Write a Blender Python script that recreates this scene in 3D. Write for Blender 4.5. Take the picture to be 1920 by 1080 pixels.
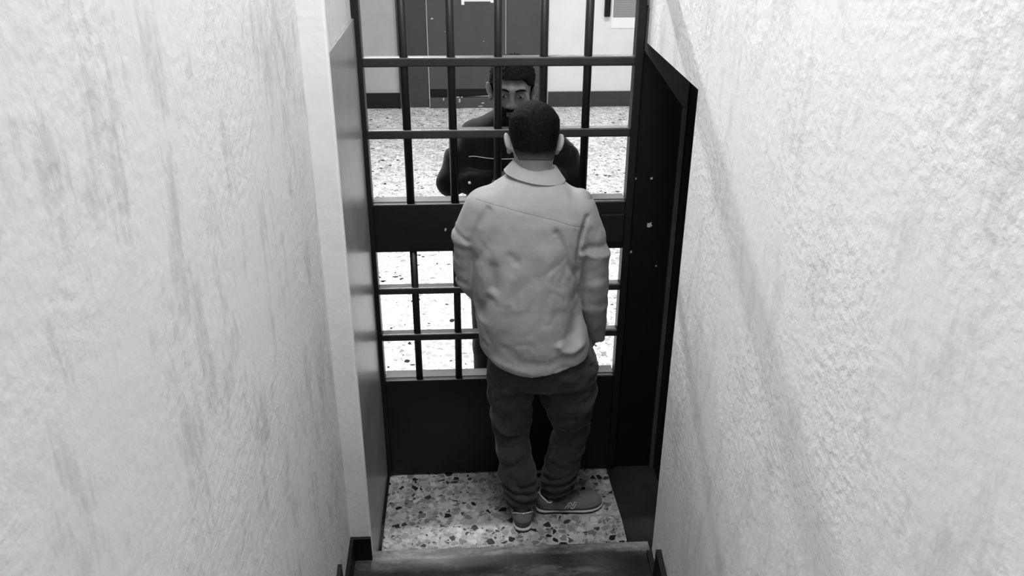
import bpy, bmesh, math
import numpy as np
from mathutils import Vector, Matrix

S = bpy.context.scene
for o in list(bpy.data.objects):
    bpy.data.objects.remove(o)
COL = S.collection

# ------------------------------------------------------------------ camera
F, PITCH, YAW, ROLL = 1596.4, .45546, .05794, .00517
cd = bpy.data.cameras.new('camera')
cd.sensor_fit = 'HORIZONTAL'; cd.sensor_width = 36.0; cd.lens = 36.0*F/1920; cd.clip_start = .02
cam = bpy.data.objects.new('camera', cd); COL.objects.link(cam)
fw = Vector((math.sin(YAW)*math.cos(PITCH), math.cos(YAW)*math.cos(PITCH), -math.sin(PITCH)))
rt = Vector((math.cos(YAW), -math.sin(YAW), 0)); up = rt.cross(fw)
r2 = rt*math.cos(ROLL)+up*math.sin(ROLL); u2 = -rt*math.sin(ROLL)+up*math.cos(ROLL)
M = Matrix((r2, u2, -fw)).transposed().to_4x4(); M.translation = Vector((-.1195, -2.9064, 2.3))
cam.matrix_world = M
S.camera = cam

# ------------------------------------------------------------------ world, lights, exposure
w = bpy.data.worlds.new('world'); S.world = w; w.use_nodes = True
w.node_tree.nodes['Background'].inputs[0].default_value = (1, 1, 1, 1)
w.node_tree.nodes['Background'].inputs[1].default_value = .56

def area(name, loc, rot, sx, sy, power):
    l = bpy.data.lights.new(name, 'AREA'); l.shape = 'RECTANGLE'; l.size = sx; l.size_y = sy; l.energy = power
    o = bpy.data.objects.new(name, l); COL.objects.link(o); o.location = loc; o.rotation_euler = rot
    return o
area('stairwell_lamp', (.0, -1.30, 4.1), (0, 0, 0), .6, 1.2, 70)           # over the stairs
area('corridor_tube_near', (-.75, 1.75, 3.02), (0, 0, 0), 1.2, .14, 135)        # across the corridor, just past the gate
area('corridor_tube_far', (1.2, 4.4, 3.02), (0, 0, 0), 1.2, .10, 60)

S.view_settings.view_transform = 'Standard'
S.view_settings.look = 'None'
S.view_settings.exposure = 0.0
S.view_settings.gamma = 1.0
S.view_settings.use_curve_mapping = False

# ------------------------------------------------------------------ materials
class NT:
    def __init__(s, name):
        s.m = bpy.data.materials.new(name); s.m.use_nodes = True
        s.t = s.m.node_tree; s.b = s.t.nodes['Principled BSDF']
    def n(s, typ, **kw):
        x = s.t.nodes.new(typ)
        for k, v in kw.items():
            if k in x.inputs: x.inputs[k].default_value = v
            else: setattr(x, k, v)
        return x
    def l(s, a, b): s.t.links.new(a, b)
    def coord(s, scale=(1, 1, 1)):
        tc = s.n('ShaderNodeTexCoord'); mp = s.n('ShaderNodeMapping'); mp.inputs['Scale'].default_value = scale
        s.l(tc.outputs['Object'], mp.inputs[0]); return mp.outputs[0]
    def noise(s, vec, scale, detail=4, rough=.5):
        x = s.n('ShaderNodeTexNoise'); x.inputs['Scale'].default_value = scale; x.inputs['Detail'].default_value = detail
        x.inputs['Roughness'].default_value = rough; s.l(vec, x.inputs['Vector']); return x.outputs[0]
    def ramp(s, fac, stops, interp='LINEAR'):
        r = s.n('ShaderNodeValToRGB'); r.color_ramp.interpolation = interp
        e = r.color_ramp.elements
        while len(e) < len(stops): e.new(.5)
        for q, (p, v) in zip(e, stops): q.position = p; q.color = (v, v, v, 1)
        s.l(fac, r.inputs[0]); return r.outputs[0]
    def mix(s, fac, a, b, mode='MIX'):
        x = s.n('ShaderNodeMix', data_type='RGBA', blend_type=mode)
        for i, v in ((0, fac), (6, a), (7, b)):
            if isinstance(v, (int, float)):
                x.inputs[i].default_value = v if i == 0 else (v, v, v, 1)
            else: s.l(v, x.inputs[i])
        return x.outputs[2]
    def math(s, op, a, b=0.0):
        x = s.n('ShaderNodeMath', operation=op)
        for i, v in ((0, a), (1, b)):
            if isinstance(v, (int, float)): x.inputs[i].default_value = v
            else: s.l(v, x.inputs[i])
        return x.outputs[0]
    def bump(s, h, strength, dist, prev=None):
        b = s.n('ShaderNodeBump'); b.inputs['Strength'].default_value = strength; b.inputs['Distance'].default_value = dist
        s.l(h, b.inputs['Height'])
        if prev is not None: s.l(prev, b.inputs['Normal'])
        return b.outputs[0]
    def out(s, col=None, rough=.6, spec=.3, normal=None):
        if col is not None:
            if isinstance(col, (int, float)): s.b.inputs['Base Color'].default_value = (col, col, col, 1)
            else: s.l(col, s.b.inputs['Base Color'])
        if isinstance(rough, (int, float)): s.b.inputs['Roughness'].default_value = rough
        else: s.l(rough, s.b.inputs['Roughness'])
        s.b.inputs['Specular IOR Level'].default_value = spec
        if normal is not None: s.l(normal, s.b.inputs['Normal'])
        return s.m

def stucco(name, lo, hi, bump=.6, streak=1.0):
    t = NT(name); c = t.coord()
    cs = t.coord((1, 2.6, 1.25))
    a = t.noise(cs, 3.4, 7, .68)
    b = t.noise(t.coord((1, 5, 1.2)), 9, 5, .65)
    f = t.math('ADD', t.math('MULTIPLY', a, .68), t.math('MULTIPLY', b, .32))
    col = t.ramp(f, [(.36, lo), (.43, lo+(hi-lo)*.45), (.49, hi), (.75, hi)])
    col = t.mix(streak, hi, col)
    h1 = t.noise(c, 48, 3, .5); h2 = t.noise(c, 130, 2, .5); h3 = t.noise(c, 9, 3, .5)
    patch = t.ramp(t.noise(c, 2.6, 2, .5), [(.35, .35), (.6, 1)])
    n = t.bump(h3, .5*bump, .012)
    n = t.bump(t.math('MULTIPLY', h1, patch), bump, .010, n)
    n = t.bump(h2, .4*bump, .0015, n)
    return t.out(col, .75, .2, n)

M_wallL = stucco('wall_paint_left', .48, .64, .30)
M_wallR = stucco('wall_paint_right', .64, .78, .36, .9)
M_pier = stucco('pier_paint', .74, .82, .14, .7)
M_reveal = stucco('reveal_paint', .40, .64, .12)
def flat(name, v, rough=.6, spec=.3, bump=0, bs=80, bd=.001, var=0):
    t = NT(name); n = None; col = v
    c = t.coord()
    if var:
        col = t.ramp(t.noise(c, 5, 5, .6), [(.3, v*(1-var)), (.7, v*(1+var))])
    if bump: n = t.bump(t.noise(c, bs, 4, .6), bump, bd)
    return t.out(col, rough, spec, n)
M_cwall = flat('corridor_wall_paint', .74, .7, .2, .25, 45, .003, .04)
M_cwallg = flat('corridor_wall_painted_shade', .40, .7, .2, .25, 45, .003, .07)  # left end wall greyed, its shade put into the colour
M_cbase = flat('corridor_skirting_paint', .045, .45, .3, .1, 30, .001, .1)
M_skirt = flat('black_skirting_paint', .006, .45, .25, .1, 40, .001)
M_steel = flat('black_gate_paint', .0085, .42, .35, .35, 60, .0012, .25)
M_rail = flat('worn_gate_paint', .022, .38, .5, .5, 90, .0015, .35)
M_ledge = flat('gate_ledge_painted_light', .13, .6, .3, .4, 70, .0015, .3)  # paler than the gate paint: light on the ledge tops put into the colour
M_panel = flat('dark_side_panel_paint', .006, .35, .25, .25, 12, .002, .3)
def gloss_mat():
    t = NT('grey_gloss_paint'); n1 = t.noise(t.coord((1, 16, .35)), 3.2, 5, .6)
    n2 = t.noise(t.coord((1, 1, 1)), 2.4, 4, .6)
    col = t.ramp(n2, [(.35, .22), (.65, .34)])
    return t.out(col, .30, .5, t.bump(n1, .35, .004))
M_gloss = gloss_mat()
M_frame = flat('side_panel_edging_paint', .06, .4, .4, .25, 12, .002, .3)
M_door = flat('grey_door_paint', .062, .5, .35, .15, 20, .002, .07)
M_door2 = flat('dark_grey_door_paint', .042, .5, .35, .15, 20, .002, .08)
M_white = flat('white_paper', .85, .6, .2)
M_chip = flat('bare_chip', .45, .6, .3)
M_conc = flat('ceiling_paint', .6, .8, .1)

def terrazzo(name, base, scale, seed, few=1.0):
    t = NT(name); c = t.coord()
    off = t.n('ShaderNodeVectorMath', operation='ADD'); off.inputs[1].default_value = (seed, seed*.7, 0)
    t.l(c, off.inputs[0]); c = off.outputs[0]
    nz = t.n('ShaderNodeTexNoise'); nz.inputs['Scale'].default_value = scale*.8; nz.inputs['Detail'].default_value = 2
    t.l(c, nz.inputs['Vector'])
    sc = t.n('ShaderNodeVectorMath', operation='SCALE'); sc.inputs['Scale'].default_value = .022; t.l(nz.outputs['Color'], sc.inputs[0])
    ad = t.n('ShaderNodeVectorMath', operation='ADD'); t.l(c, ad.inputs[0]); t.l(sc.outputs[0], ad.inputs[1])
    def vor(scl, feat):
        v = t.n('ShaderNodeTexVoronoi', feature=feat); v.inputs['Scale'].default_value = scl; t.l(ad.outputs[0], v.inputs['Vector']); return v
    v1 = vor(scale, 'F1'); e1 = vor(scale, 'DISTANCE_TO_EDGE'); v2 = vor(scale*1.9, 'F1'); e2 = vor(scale*1.9, 'DISTANCE_TO_EDGE')
    sp = t.n('ShaderNodeSeparateColor'); t.l(v1.outputs['Color'], sp.inputs[0])
    sp2 = t.n('ShaderNodeSeparateColor'); t.l(v2.outputs['Color'], sp2.inputs[0])
    chip = t.ramp(sp.outputs[0], [(0, .010), (.08*few, .04), (.13*few, base*.42), (.30*few, base*.6), (.52, base*.85), (.68, base*1.1), (.82, base*1.35)], 'CONSTANT')
    chip2 = t.ramp(sp2.outputs[1], [(0, .03), (.06*few, base*.45), (.25*few, base*.75), (.5, base*1.05), (.8, base*1.3)], 'CONSTANT')
    # chips of unequal size: the cut-off inside each cell varies with the cell's random value
    th = t.math('MULTIPLY_ADD', sp.outputs[2], .22); t.t.nodes[-1].inputs[2].default_value = .06
    m1 = t.math('GREATER_THAN', e1.outputs['Distance'], th)
    m2 = t.math('GREATER_THAN', e2.outputs['Distance'], .10)
    matrix = t.ramp(t.noise(c, 14, 5, .6), [(.3, base*.8), (.7, base*1.12)])
    col = t.mix(m2, matrix, chip2)
    col = t.mix(m1, col, chip)
    grime = t.ramp(t.noise(c, 3, 4, .6), [(.3, .82), (.65, 1)])
    col = t.mix(1.0, col, grime, 'MULTIPLY')
    return t.out(col, .5, .3)
M_terrL = terrazzo('landing_terrazzo', .35, 36, 3.1)
M_terrC = terrazzo('corridor_terrazzo', .74, 30, 7.7, .35)

def tread_mat():
    t = NT('dark_step_paint'); c = t.coord((1, 3.5, 3.5))
    f = t.noise(c, 3.6, 8, .68)
    g = t.noise(t.coord(), 60, 5, .7)
    f2 = t.math('ADD', t.math('MULTIPLY', f, .8), t.math('MULTIPLY', g, .2))
    # the nosing is rubbed lighter by feet: a band of wear along the front edge
    sep = t.n('ShaderNodeSeparateXYZ'); t.l(t.coord(), sep.inputs[0])
    band = t.n('ShaderNodeMapRange'); band.inputs['From Min'].default_value = -.668; band.inputs['From Max'].default_value = -.655
    t.l(sep.outputs[1], band.inputs[0])
    wear = t.ramp(f2, [(.40, .012), (.47, .05), (.54, .13), (.62, .24)])
    dark = t.ramp(f2, [(.44, .012), (.54, .030), (.62, .085)])
    col = t.mix(band.outputs[0], dark, wear)
    return t.out(col, .42, .4, t.bump(f2, .5, .003))
M_tread = tread_mat()
M_dkfloor = flat('dark_painted_floor', .014, .5, .3, .4, 25, .002, .4)

def cloth(name, v, rough=.85, bs=260, var=.05, bump=.15, weave=True):
    t = NT(name); c = t.coord()
    col = t.ramp(t.noise(c, 18, 6, .7), [(.3, v*(1-var)), (.7, v*(1+var))])
    n = t.bump(t.noise(c, 9, 3, .5), bump*1.5, .012)
    n = t.bump(t.noise(c, 38, 4, .6), bump, .004, n)
    if weave: n = t.bump(t.noise(t.coord((1, 1, .35)), bs, 3, .7), bump, .001, n)
    t.b.inputs['Sheen Weight'].default_value = .15
    return t.out(col, rough, .1, n)
M_shirt = cloth('pale_cotton', .325, var=.06, bump=.2)
M_shirtseam = cloth('pale_cotton_seam', .24)
M_trous = cloth('dark_wool', .045, var=.15, bump=.3)
M_jack = cloth('black_jacket_cloth', .0065, var=.3, bump=.3)
M_jeans = cloth('black_trouser_cloth', .009, var=.2, bump=.2)
M_shoe = cloth('grey_suede', .16, var=.12, bump=.1)
M_shoe_dark = cloth('dark_grey_suede', .085, var=.1)
M_trim = flat('pale_rubber', .6, .5, .3)
M_sole = flat('dark_rubber', .012, .6, .3)
M_lace = flat('grey_lace', .11, .8, .1)
def skin(name, v):
    t = NT(name); c = t.coord()
    col = t.ramp(t.noise(c, 30, 4, .6), [(.3, v*.9), (.7, v*1.08)])
    t.b.inputs['Subsurface Weight'].default_value = .05
    t.b.inputs['Subsurface Radius'].default_value = (.01, .006, .004)
    return t.out(col, .5, .35, t.bump(t.noise(c, 300, 2, .5), .15, .0006))
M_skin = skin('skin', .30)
M_skin2 = skin('skin_painted_shade', .17)  # darker copy of the skin, shade beyond the gate put into its colour
M_lip = flat('lip', .10, .45, .4)
M_eye = flat('eye_white', .35, .2, .6)
M_iris = flat('iris', .01, .15, .6)
def hairmat(name, v, fade=None, skinv=.24):
    t = NT(name); c = t.coord((1, 1, .5))
    col = t.ramp(t.noise(c, 240, 4, .7), [(.35, v*.5), (.7, v*1.8)])
    if fade:                                    # clipper fade: the cut gets shorter down the nape and the scalp shows
        sep = t.n('ShaderNodeSeparateXYZ'); t.l(t.coord(), sep.inputs[0])
        mr = t.n('ShaderNodeMapRange'); mr.inputs['From Min'].default_value = fade[0]; mr.inputs['From Max'].default_value = fade[1]
        t.l(sep.outputs[2], mr.inputs[0])
        n2 = t.math('ADD', mr.outputs[0], t.math('MULTIPLY', t.math('SUBTRACT', t.noise(t.coord(), 160, 3, .6), .5), .35))
        n2 = t.math('POWER', t.math('MINIMUM', t.math('MAXIMUM', n2, 0.0), 1.0), .55)
        col = t.mix(n2, skinv, col)
    return t.out(col, .75, .08, t.bump(t.noise(c, 260, 3, .7), .7, .003))

# ------------------------------------------------------------------ object helpers
def link(name, me, mat, parent=None):
    o = bpy.data.objects.new(name, me); COL.objects.link(o)
    for m in (mat if isinstance(mat, (list, tuple)) else [mat]):
        if m is not None: me.materials.append(m)
    if parent is not None: o.parent = parent; o.matrix_parent_inverse = Matrix()
    return o
def tag(o, label=None, cat=None, group=None, kind=None):
    for k, v in (('label', label), ('category', cat), ('group', group), ('kind', kind)):
        if v: o[k] = v
    return o
def thing(name, label, cat, loc=(0, 0, 0), group=None):
    o = bpy.data.objects.new(name, None); COL.objects.link(o); o.location = loc; o.empty_display_size = .1
    return tag(o, label, cat, group)
class MB:
    """collects shapes in world coordinates; build() links ONE mesh with its origin at `o`"""
    def __init__(s, org=(0, 0, 0)): s.bm = bmesh.new(); s.org = Vector(org)
    def box(s, x0, x1, y0, y1, z0, z1, bev=0, seg=2):
        g = bmesh.ops.create_cube(s.bm, size=1)['verts']
        for v in g:
            v.co = Vector(((x0+x1)/2+v.co.x*(x1-x0), (y0+y1)/2+v.co.y*(y1-y0), (z0+z1)/2+v.co.z*(z1-z0)))
        if bev:
            es = {e for v in g for e in v.link_edges}
            bmesh.ops.bevel(s.bm, geom=list(es), offset=bev, segments=seg, affect='EDGES', profile=.5)
        return s
    def cyl(s, p, q, r, n=16, r1=None):
        p, q = Vector(p), Vector(q); d = q-p
        m = Matrix.Translation((p+q)/2) @ d.to_track_quat('Z', 'Y').to_matrix().to_4x4()
        bmesh.ops.create_cone(s.bm, cap_ends=True, segments=n, radius1=r, radius2=r if r1 is None else r1, depth=d.length, matrix=m)
        return s
    def prism(s, pts, axis, a, b, bev=0):
        """pts: outline in the two remaining axes (order x,y,z without `axis`)"""
        def P(u, v, w):
            return (w, u, v) if axis == 'x' else ((u, w, v) if axis == 'y' else (u, v, w))
        va = [s.bm.verts.new(P(u, v, a)) for u, v in pts]; vb = [s.bm.verts.new(P(u, v, b)) for u, v in pts]
        n = len(pts); fs = [s.bm.faces.new(va), s.bm.faces.new(vb[::-1])]
        for i in range(n): fs.append(s.bm.faces.new((va[i], vb[i], vb[(i+1) % n], va[(i+1) % n])))
        bmesh.ops.recalc_face_normals(s.bm, faces=fs)
        if bev:
            es = {e for f in fs for e in f.edges}
            bmesh.ops.bevel(s.bm, geom=list(es), offset=bev, segments=2, affect='EDGES')
        return s
    def tube(s, pts, r, n=8, closed=False):
        pts = [Vector(p) for p in pts]; rings = []; N = len(pts)
        rr = r if isinstance(r, (list, tuple)) else [r]*N
        for i, p in enumerate(pts):
            t = (pts[(i+1) % N]-pts[i-1]) if closed else (pts[min(i+1, N-1)]-pts[max(i-1, 0)])
            t.normalize(); u = t.orthogonal() if i == 0 else (u-t*u.dot(t)); u.normalize(); v = t.cross(u)
            rings.append([s.bm.verts.new(p+(u*math.cos(a)+v*math.sin(a))*rr[i]) for a in [2*math.pi*k/n for k in range(n)]])
        for i in range(N if closed else N-1):
            A, B = rings[i], rings[(i+1) % N]
            for k in range(n): s.bm.faces.new((A[k], A[(k+1) % n], B[(k+1) % n], B[k]))
        if not closed: s.bm.faces.new(rings[0][::-1]); s.bm.faces.new(rings[-1])
        return s
    def build(s, name, mat, parent=None, smooth=False):
        base = s.org.copy()
        for v in s.bm.verts: v.co -= base
        bmesh.ops.recalc_face_normals(s.bm, faces=s.bm.faces)
        me = bpy.data.meshes.new(name); s.bm.to_mesh(me); s.bm.free()
        if smooth:
            for p in me.polygons: p.use_smooth = True
        o = link(name, me, mat, parent)
        o.location = base-(parent.location if parent is not None else Vector())
        return o
def struct(name, mb, mat): return tag(mb.build(name, mat), kind='structure')

# ------------------------------------------------------------------ the setting
XL, XR = -.535, .50              # stairwell side walls
YP = -.65                        # plane where the stairwell narrows into the gate recess
def subdiv_wall(pts): pass
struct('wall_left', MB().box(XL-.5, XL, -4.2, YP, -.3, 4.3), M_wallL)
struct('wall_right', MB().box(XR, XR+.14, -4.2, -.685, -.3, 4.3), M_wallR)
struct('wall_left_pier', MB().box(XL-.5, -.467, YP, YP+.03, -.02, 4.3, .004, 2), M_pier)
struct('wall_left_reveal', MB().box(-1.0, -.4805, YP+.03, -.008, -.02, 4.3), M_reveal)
struct('wall_left_return', MB().box(-1.0, -.488, -.008, .1, -.02, 4.3), M_reveal)
struct('wall_right_over_niche', MB().box(XR, .66, -.685, .1, 1.783, 4.3), M_wallR)
struct('wall_right_niche', MB().box(.66, .80, -.685, .1, -.02, 4.3), M_panel)
struct('trim_2', MB().box(-.472, -.462, -.64, -.006, -.01, .014), M_skirt)
# recess floor, steps
struct('floor', MB().box(-.50, .47, -.70, .06, -.06, 0), M_terrL)
struct('trim_1', MB().prism([(.458, .06), (.458, -.02), (.474, -.43), (.476, -.72), (.66, -.72), (.66, .06)], 'z', -.058, .004), M_dkfloor)
struct('floor_corridor', MB().box(-3.2, 4.2, .06, 6.3, -.06, 0), M_terrC)
st = MB()
st.prism([(-.618, .165), (-.622, .150), (-.634, .147), (-.636, -.05), (-1.01, -.05), (-1.01, .165)], 'x', XL, XR)
struct('floor_first_step', st, M_tread)
st = MB()
for k in range(1, 12):
    y0 = -1.0-(k-1)*.27; zt = .165+k*.17
    if y0-.27 < -2.3: break
    st.prism([(y0, zt), (y0-.002, zt-.018), (y0-.016, zt-.018), (y0-.016, -.05), (y0-.28, -.05), (y0-.28, zt)], 'x', XL, XR)
struct('floor_upper_steps', st, M_tread)
# saw-tooth black skirting along the steps
def saw(x0, x1, top0, ty, tip, rise, name, y00=YP):
    pts = [(y00, -.02), (y00, top0), (ty+.005, top0-.022), (ty, tip)]
    y, z = ty, tip
    pts += [(y-.10, z-.022), (y-.27, z-.03), (y-.8, z+rise)]; y -= .8
    pts += [(y, -.02)]
    struct(name, MB().prism(pts, 'x', x0, x1), M_skirt)
saw(XL, XL+.012, .262, -.905, .385, .15, 'baseboard_left')
saw(XR-.018, XR, .188, -.797, .295, .12, 'baseboard_right', -.686)
struct('baseboard_pier', MB().box(XL, -.466, YP-.012, YP, .10, .262, .002), M_skirt)
# corridor beyond the gate
YB = 6.24
struct('wall_corridor_end_right', MB().box(.775, 4.2, YB, YB+.15, 0, 3.1), M_cwall)
struct('wall_corridor_end_left', MB().box(-3.2, -.80, YB, YB+.15, 0, 3.1), M_cwallg)
struct('wall_corridor_end_top', MB().box(-.80, .775, YB, YB+.15, 2.25, 3.1), M_cwall)
struct('wall_corridor_left', MB().box(-3.35, -3.2, .1, YB+.15, 0, 3.1), M_cwall)
struct('wall_corridor_right', MB().box(4.2, 4.35, .1, YB+.15, 0, 3.1), M_cwall)
struct('wall_corridor_near_left', MB().box(-3.35, -.488, .1, .2, 0, 3.1), M_cwall)
struct('wall_corridor_near_right', MB().box(.50, 4.35, .1, .2, 0, 3.1), M_cwall)
struct('ceiling', MB().box(-3.35, 4.35, .1, YB+.15, 3.1, 3.2), M_conc)
struct('baseboard_end_left', MB().box(-3.2, -.80, YB-.02, YB, 0, .165, .003), M_skirt)
struct('baseboard_end_right', MB().box(.79, 4.2, YB-.02, YB, 0, .165, .003), M_cbase)

# grey double door at the end of the corridor
d = thing('door_1', None, None, (0, YB, 0)); d['kind'] = 'structure'
fr = MB((0, YB, 0)); fr.box(-.80, -.745, YB-.03, YB+.1, 0, 2.25, .004); fr.box(.715, .775, YB-.03, YB+.1, 0, 2.25, .004); fr.box(-.745, .715, YB-.03, YB+.1, 2.19, 2.25, .004)
fr.build('door_frame', M_door2, d)
lf = MB((-.62, YB, 0)); lf.box(-.745, -.49, YB+.0, YB+.05, .01, 2.19, .004); lf.build('door_leaf', M_door2, d)
kp = MB((-.62, YB, 0)); kp.box(-.742, -.493, YB-.008, YB, .02, .29, .003); kp.build('kick_plate', M_door2, d)
l2 = MB((-.1, YB, 0)); l2.box(-.482, .33, YB-.012, YB+.04, .20, 2.19, .006); l2.build('door_leaf', M_door, d)
l3 = MB((.5, YB, 0)); l3.box(.338, .715, YB-.004, YB+.045, .05, 2.19, .006); l3.build('door_leaf', M_door, d)
bt = MB((-.1, YB, 0)); bt.box(-.482, .715, YB-.03, YB+.05, 0, .11, .006); bt.build('threshold', M_door, d)
gp = MB((-.1, YB, 0)); gp.prism([(-.482, .11), (-.40, .105), (.715, .14), (.715, .20), (-.482, .20)], 'y', YB+.015, YB+.05); gp.build('gap_strip', M_skirt, d)
for x, z, a, b in ((-.165, .085, .02, .045), (-.18, .12, .035, .012), (-.14, .12, .02, .012), (-.335, .10, .012, .035), (.085, .055, .03, .012), (.06, .02, .05, .01)):
    MB((0, YB, 0)).prism([(x-a/2, z-b/2), (x+a/3, z-b/2), (x+a/2, z), (x+a/4, z+b/2), (x-a/2, z+b/3)], 'y', YB-.032, YB-.029).build('paint_chip', M_chip, d)
for x, z, a in ((-.43, .93, .03), (-.30, .80, .012), (.10, .70, .016), (-.66, .46, .02)):
    MB((0, YB, 0)).prism([(x-a/2, z-a/4), (x+a/3, z-a/4), (x+a/2, z), (x-a/4, z+a/3)], 'y', YB-.014, YB-.0121).build('paint_chip', M_chip, d)
# white sign plate outline on the door
sg = thing('door_sign', 'white bracket-shaped sign outline on the grey corridor door, cut by the top edge', 'sign', (.04, YB-.013, 1.2))
s1 = MB((.04, YB-.013, 1.2)); z0 = 1.065
s1.box(-.125, -.095, YB-.02, YB-.012, z0, 1.36); s1.box(.175, .205, YB-.02, YB-.012, z0+.02, 1.36); s1.box(-.095, .175, YB-.02, YB-.012, 1.098, 1.112); s1.box(-.095, .175, YB-.02, YB-.012, 1.33, 1.36)
s1.build('sign_border', M_white, sg)
# notice on the right-hand wall
no = thing('notice_board', 'grey printed notice with a white lower margin on the right end wall', 'notice', (1.58, YB-.006, 1.1))
p = MB((1.58, YB, 1.1)); p.box(1.435, 1.74, YB-.008, YB-.001, .825, 1.5); p.build('white_sheet', M_white, no)
def notice_mat():
    t = NT('printed_notice'); wv = t.n('ShaderNodeTexWave', wave_type='BANDS', bands_direction='Z'); wv.inputs['Scale'].default_value = 18
    wv.inputs['Distortion'].default_value = 1.5; t.l(t.coord(), wv.inputs['Vector'])
    return t.out(t.ramp(wv.outputs[0], [(.3, .22), (.7, .33)]), .6, .2)
p = MB((1.58, YB, 1.1)); p.box(1.45, 1.725, YB-.012, YB-.007, .935, 1.49); p.build('printed_area', notice_mat(), no)
bx = MB((1.39, YB, 1.2)); bx.box(1.355, 1.415, YB-.05, YB, .945, 1.6, .006)
cnd = bx.build('wall_conduit', M_skirt); tag(cnd, 'short black vertical conduit on the end wall left of the notice', 'conduit')

# the niche right of the gate: a dark steel panel with a slanted edging strip
sp = thing('side_panel', 'black steel panel with a slanted grey edging strip, in the niche right of the gate', 'panel', (.57, .02, 0))
PO = (.57, .02, 0)
MB(PO).box(.4925, .659, .012, .04, .004, 1.90).build('plate', M_panel, sp)
MB(PO).prism([(.493, 1.757), (.642, 1.565), (.658, 1.565), (.658, 1.78), (.493, 1.90)], 'y', -.006, .012, .002).build('edging', M_frame, sp)
MB(PO).box(.643, .659, -.006, .012, .004, 1.565, .002).build('edging', M_frame, sp)
for x, z, r in ((.563, 1.118, .011), (.556, 1.30, .005), (.60, .95, .003), (.497, 1.30, .005), (.499, 1.01, .006)):
    MB(PO).prism([(x-r, z-r*.6), (x-r*.1, z-r*.9), (x+r*.9, z-r*.2), (x+r*.4, z+r*.3), (x+r*.5, z+r), (x-r*.3, z+r*.6), (x-r*.9, z+r*.7)], 'y', .0105, .0125).build('paint_chip', M_chip, sp)
sl = thing('side_panel', 'grey glossy panel on the recess wall left of the gate, beside the white pier', 'panel', (-.476, -.33, 0))
MB((-.476, -.33, 0)).box(-.480, -.472, -.648, -.008, .0, 1.866, .001).build('plate', M_gloss, sl)

# ------------------------------------------------------------------ the barred gate
gt = thing('barred_gate', 'black steel gate of round bars between two solid plates', 'gate', (0, .02, 0))
O = (0, .02, 0)
def wobble(i): return .0018*math.sin(i*2.3)
for x0, x1, nm in ((-.485, -.455, 'stile'), (.463, .492, 'stile')):
    MB(O).box(x0, x1, -.006, .05, .004, 2.16, .004).build(nm, M_steel, gt)
MB(O).box(-.455, .463, -.004, .045, 2.10, 2.16, .003).build('top_rail', M_steel, gt)
for z0, z1 in ((1.706, 1.738), (1.459, 1.491), (.855, .883), (.653, .683)):
    MB(O).box(-.458, .466, -.002, .040, z0, z1, .006, 3).build('rail', M_rail, gt)
mp = MB(O).box(-.457, .465, 0, .050, 1.030, 1.218, .005, 3).build('middle_plate', M_steel, gt)
MB(O).box(-.455, .463, .001, .055, 1.216, 1.2215, .002).build('ledge', M_ledge, mp).location -= Vector((0, 0, 0))
lp = MB(O).box(-.457, .465, 0, .050, .006, .472, .005, 3).build('lower_plate', M_steel, gt)
MB(O).box(-.455, .463, .001, .055, .470, .4755, .002).build('ledge', M_ledge, lp)
lk = MB(O).box(.375, .462, -.012, .001, 1.06, 1.17, .003).build('lock_case', M_steel, gt)
MB(O).box(.395, .45, -.0135, -.0115, 1.098, 1.112).build('slot', M_skirt, lk)
for i, x in enumerate((-.319, -.1605, -.002, .154, .305)):
    a = wobble(i)
    MB(O).cyl((x+a, .018, 1.2205), (x-a, .018, 2.12), .0145, 20).build('bar', M_steel, gt, True)
    MB(O).cyl((x-a, .018, .474), (x+a, .018, 1.035), .0135, 20).build('bar', M_steel, gt, True)
for x, z, a, b in ((-.160, 1.106, .028, .008), (-.196, 1.118, .008, .013), (-.168, 1.083, .006, .004), (.452, 1.065, .005, .02)):
    MB(O).prism([(x-a/2, z-b/3), (x, z-b/2), (x+a/2, z), (x+a/4, z+b/2), (x-a/3, z+b/3)], 'y', -.0012, .0006).build('paint_chip', M_chip, gt)

mb_ = MB(O); mb_.tube([(-.0165, .006, 1.275), (-.0175, .005, 1.283), (-.014, .003, 1.292), (-.0125, .004, 1.303)], [.003, .0065, .0055, .0015], 8); mb_.build('paint_chip', M_white, gt, True)
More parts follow.
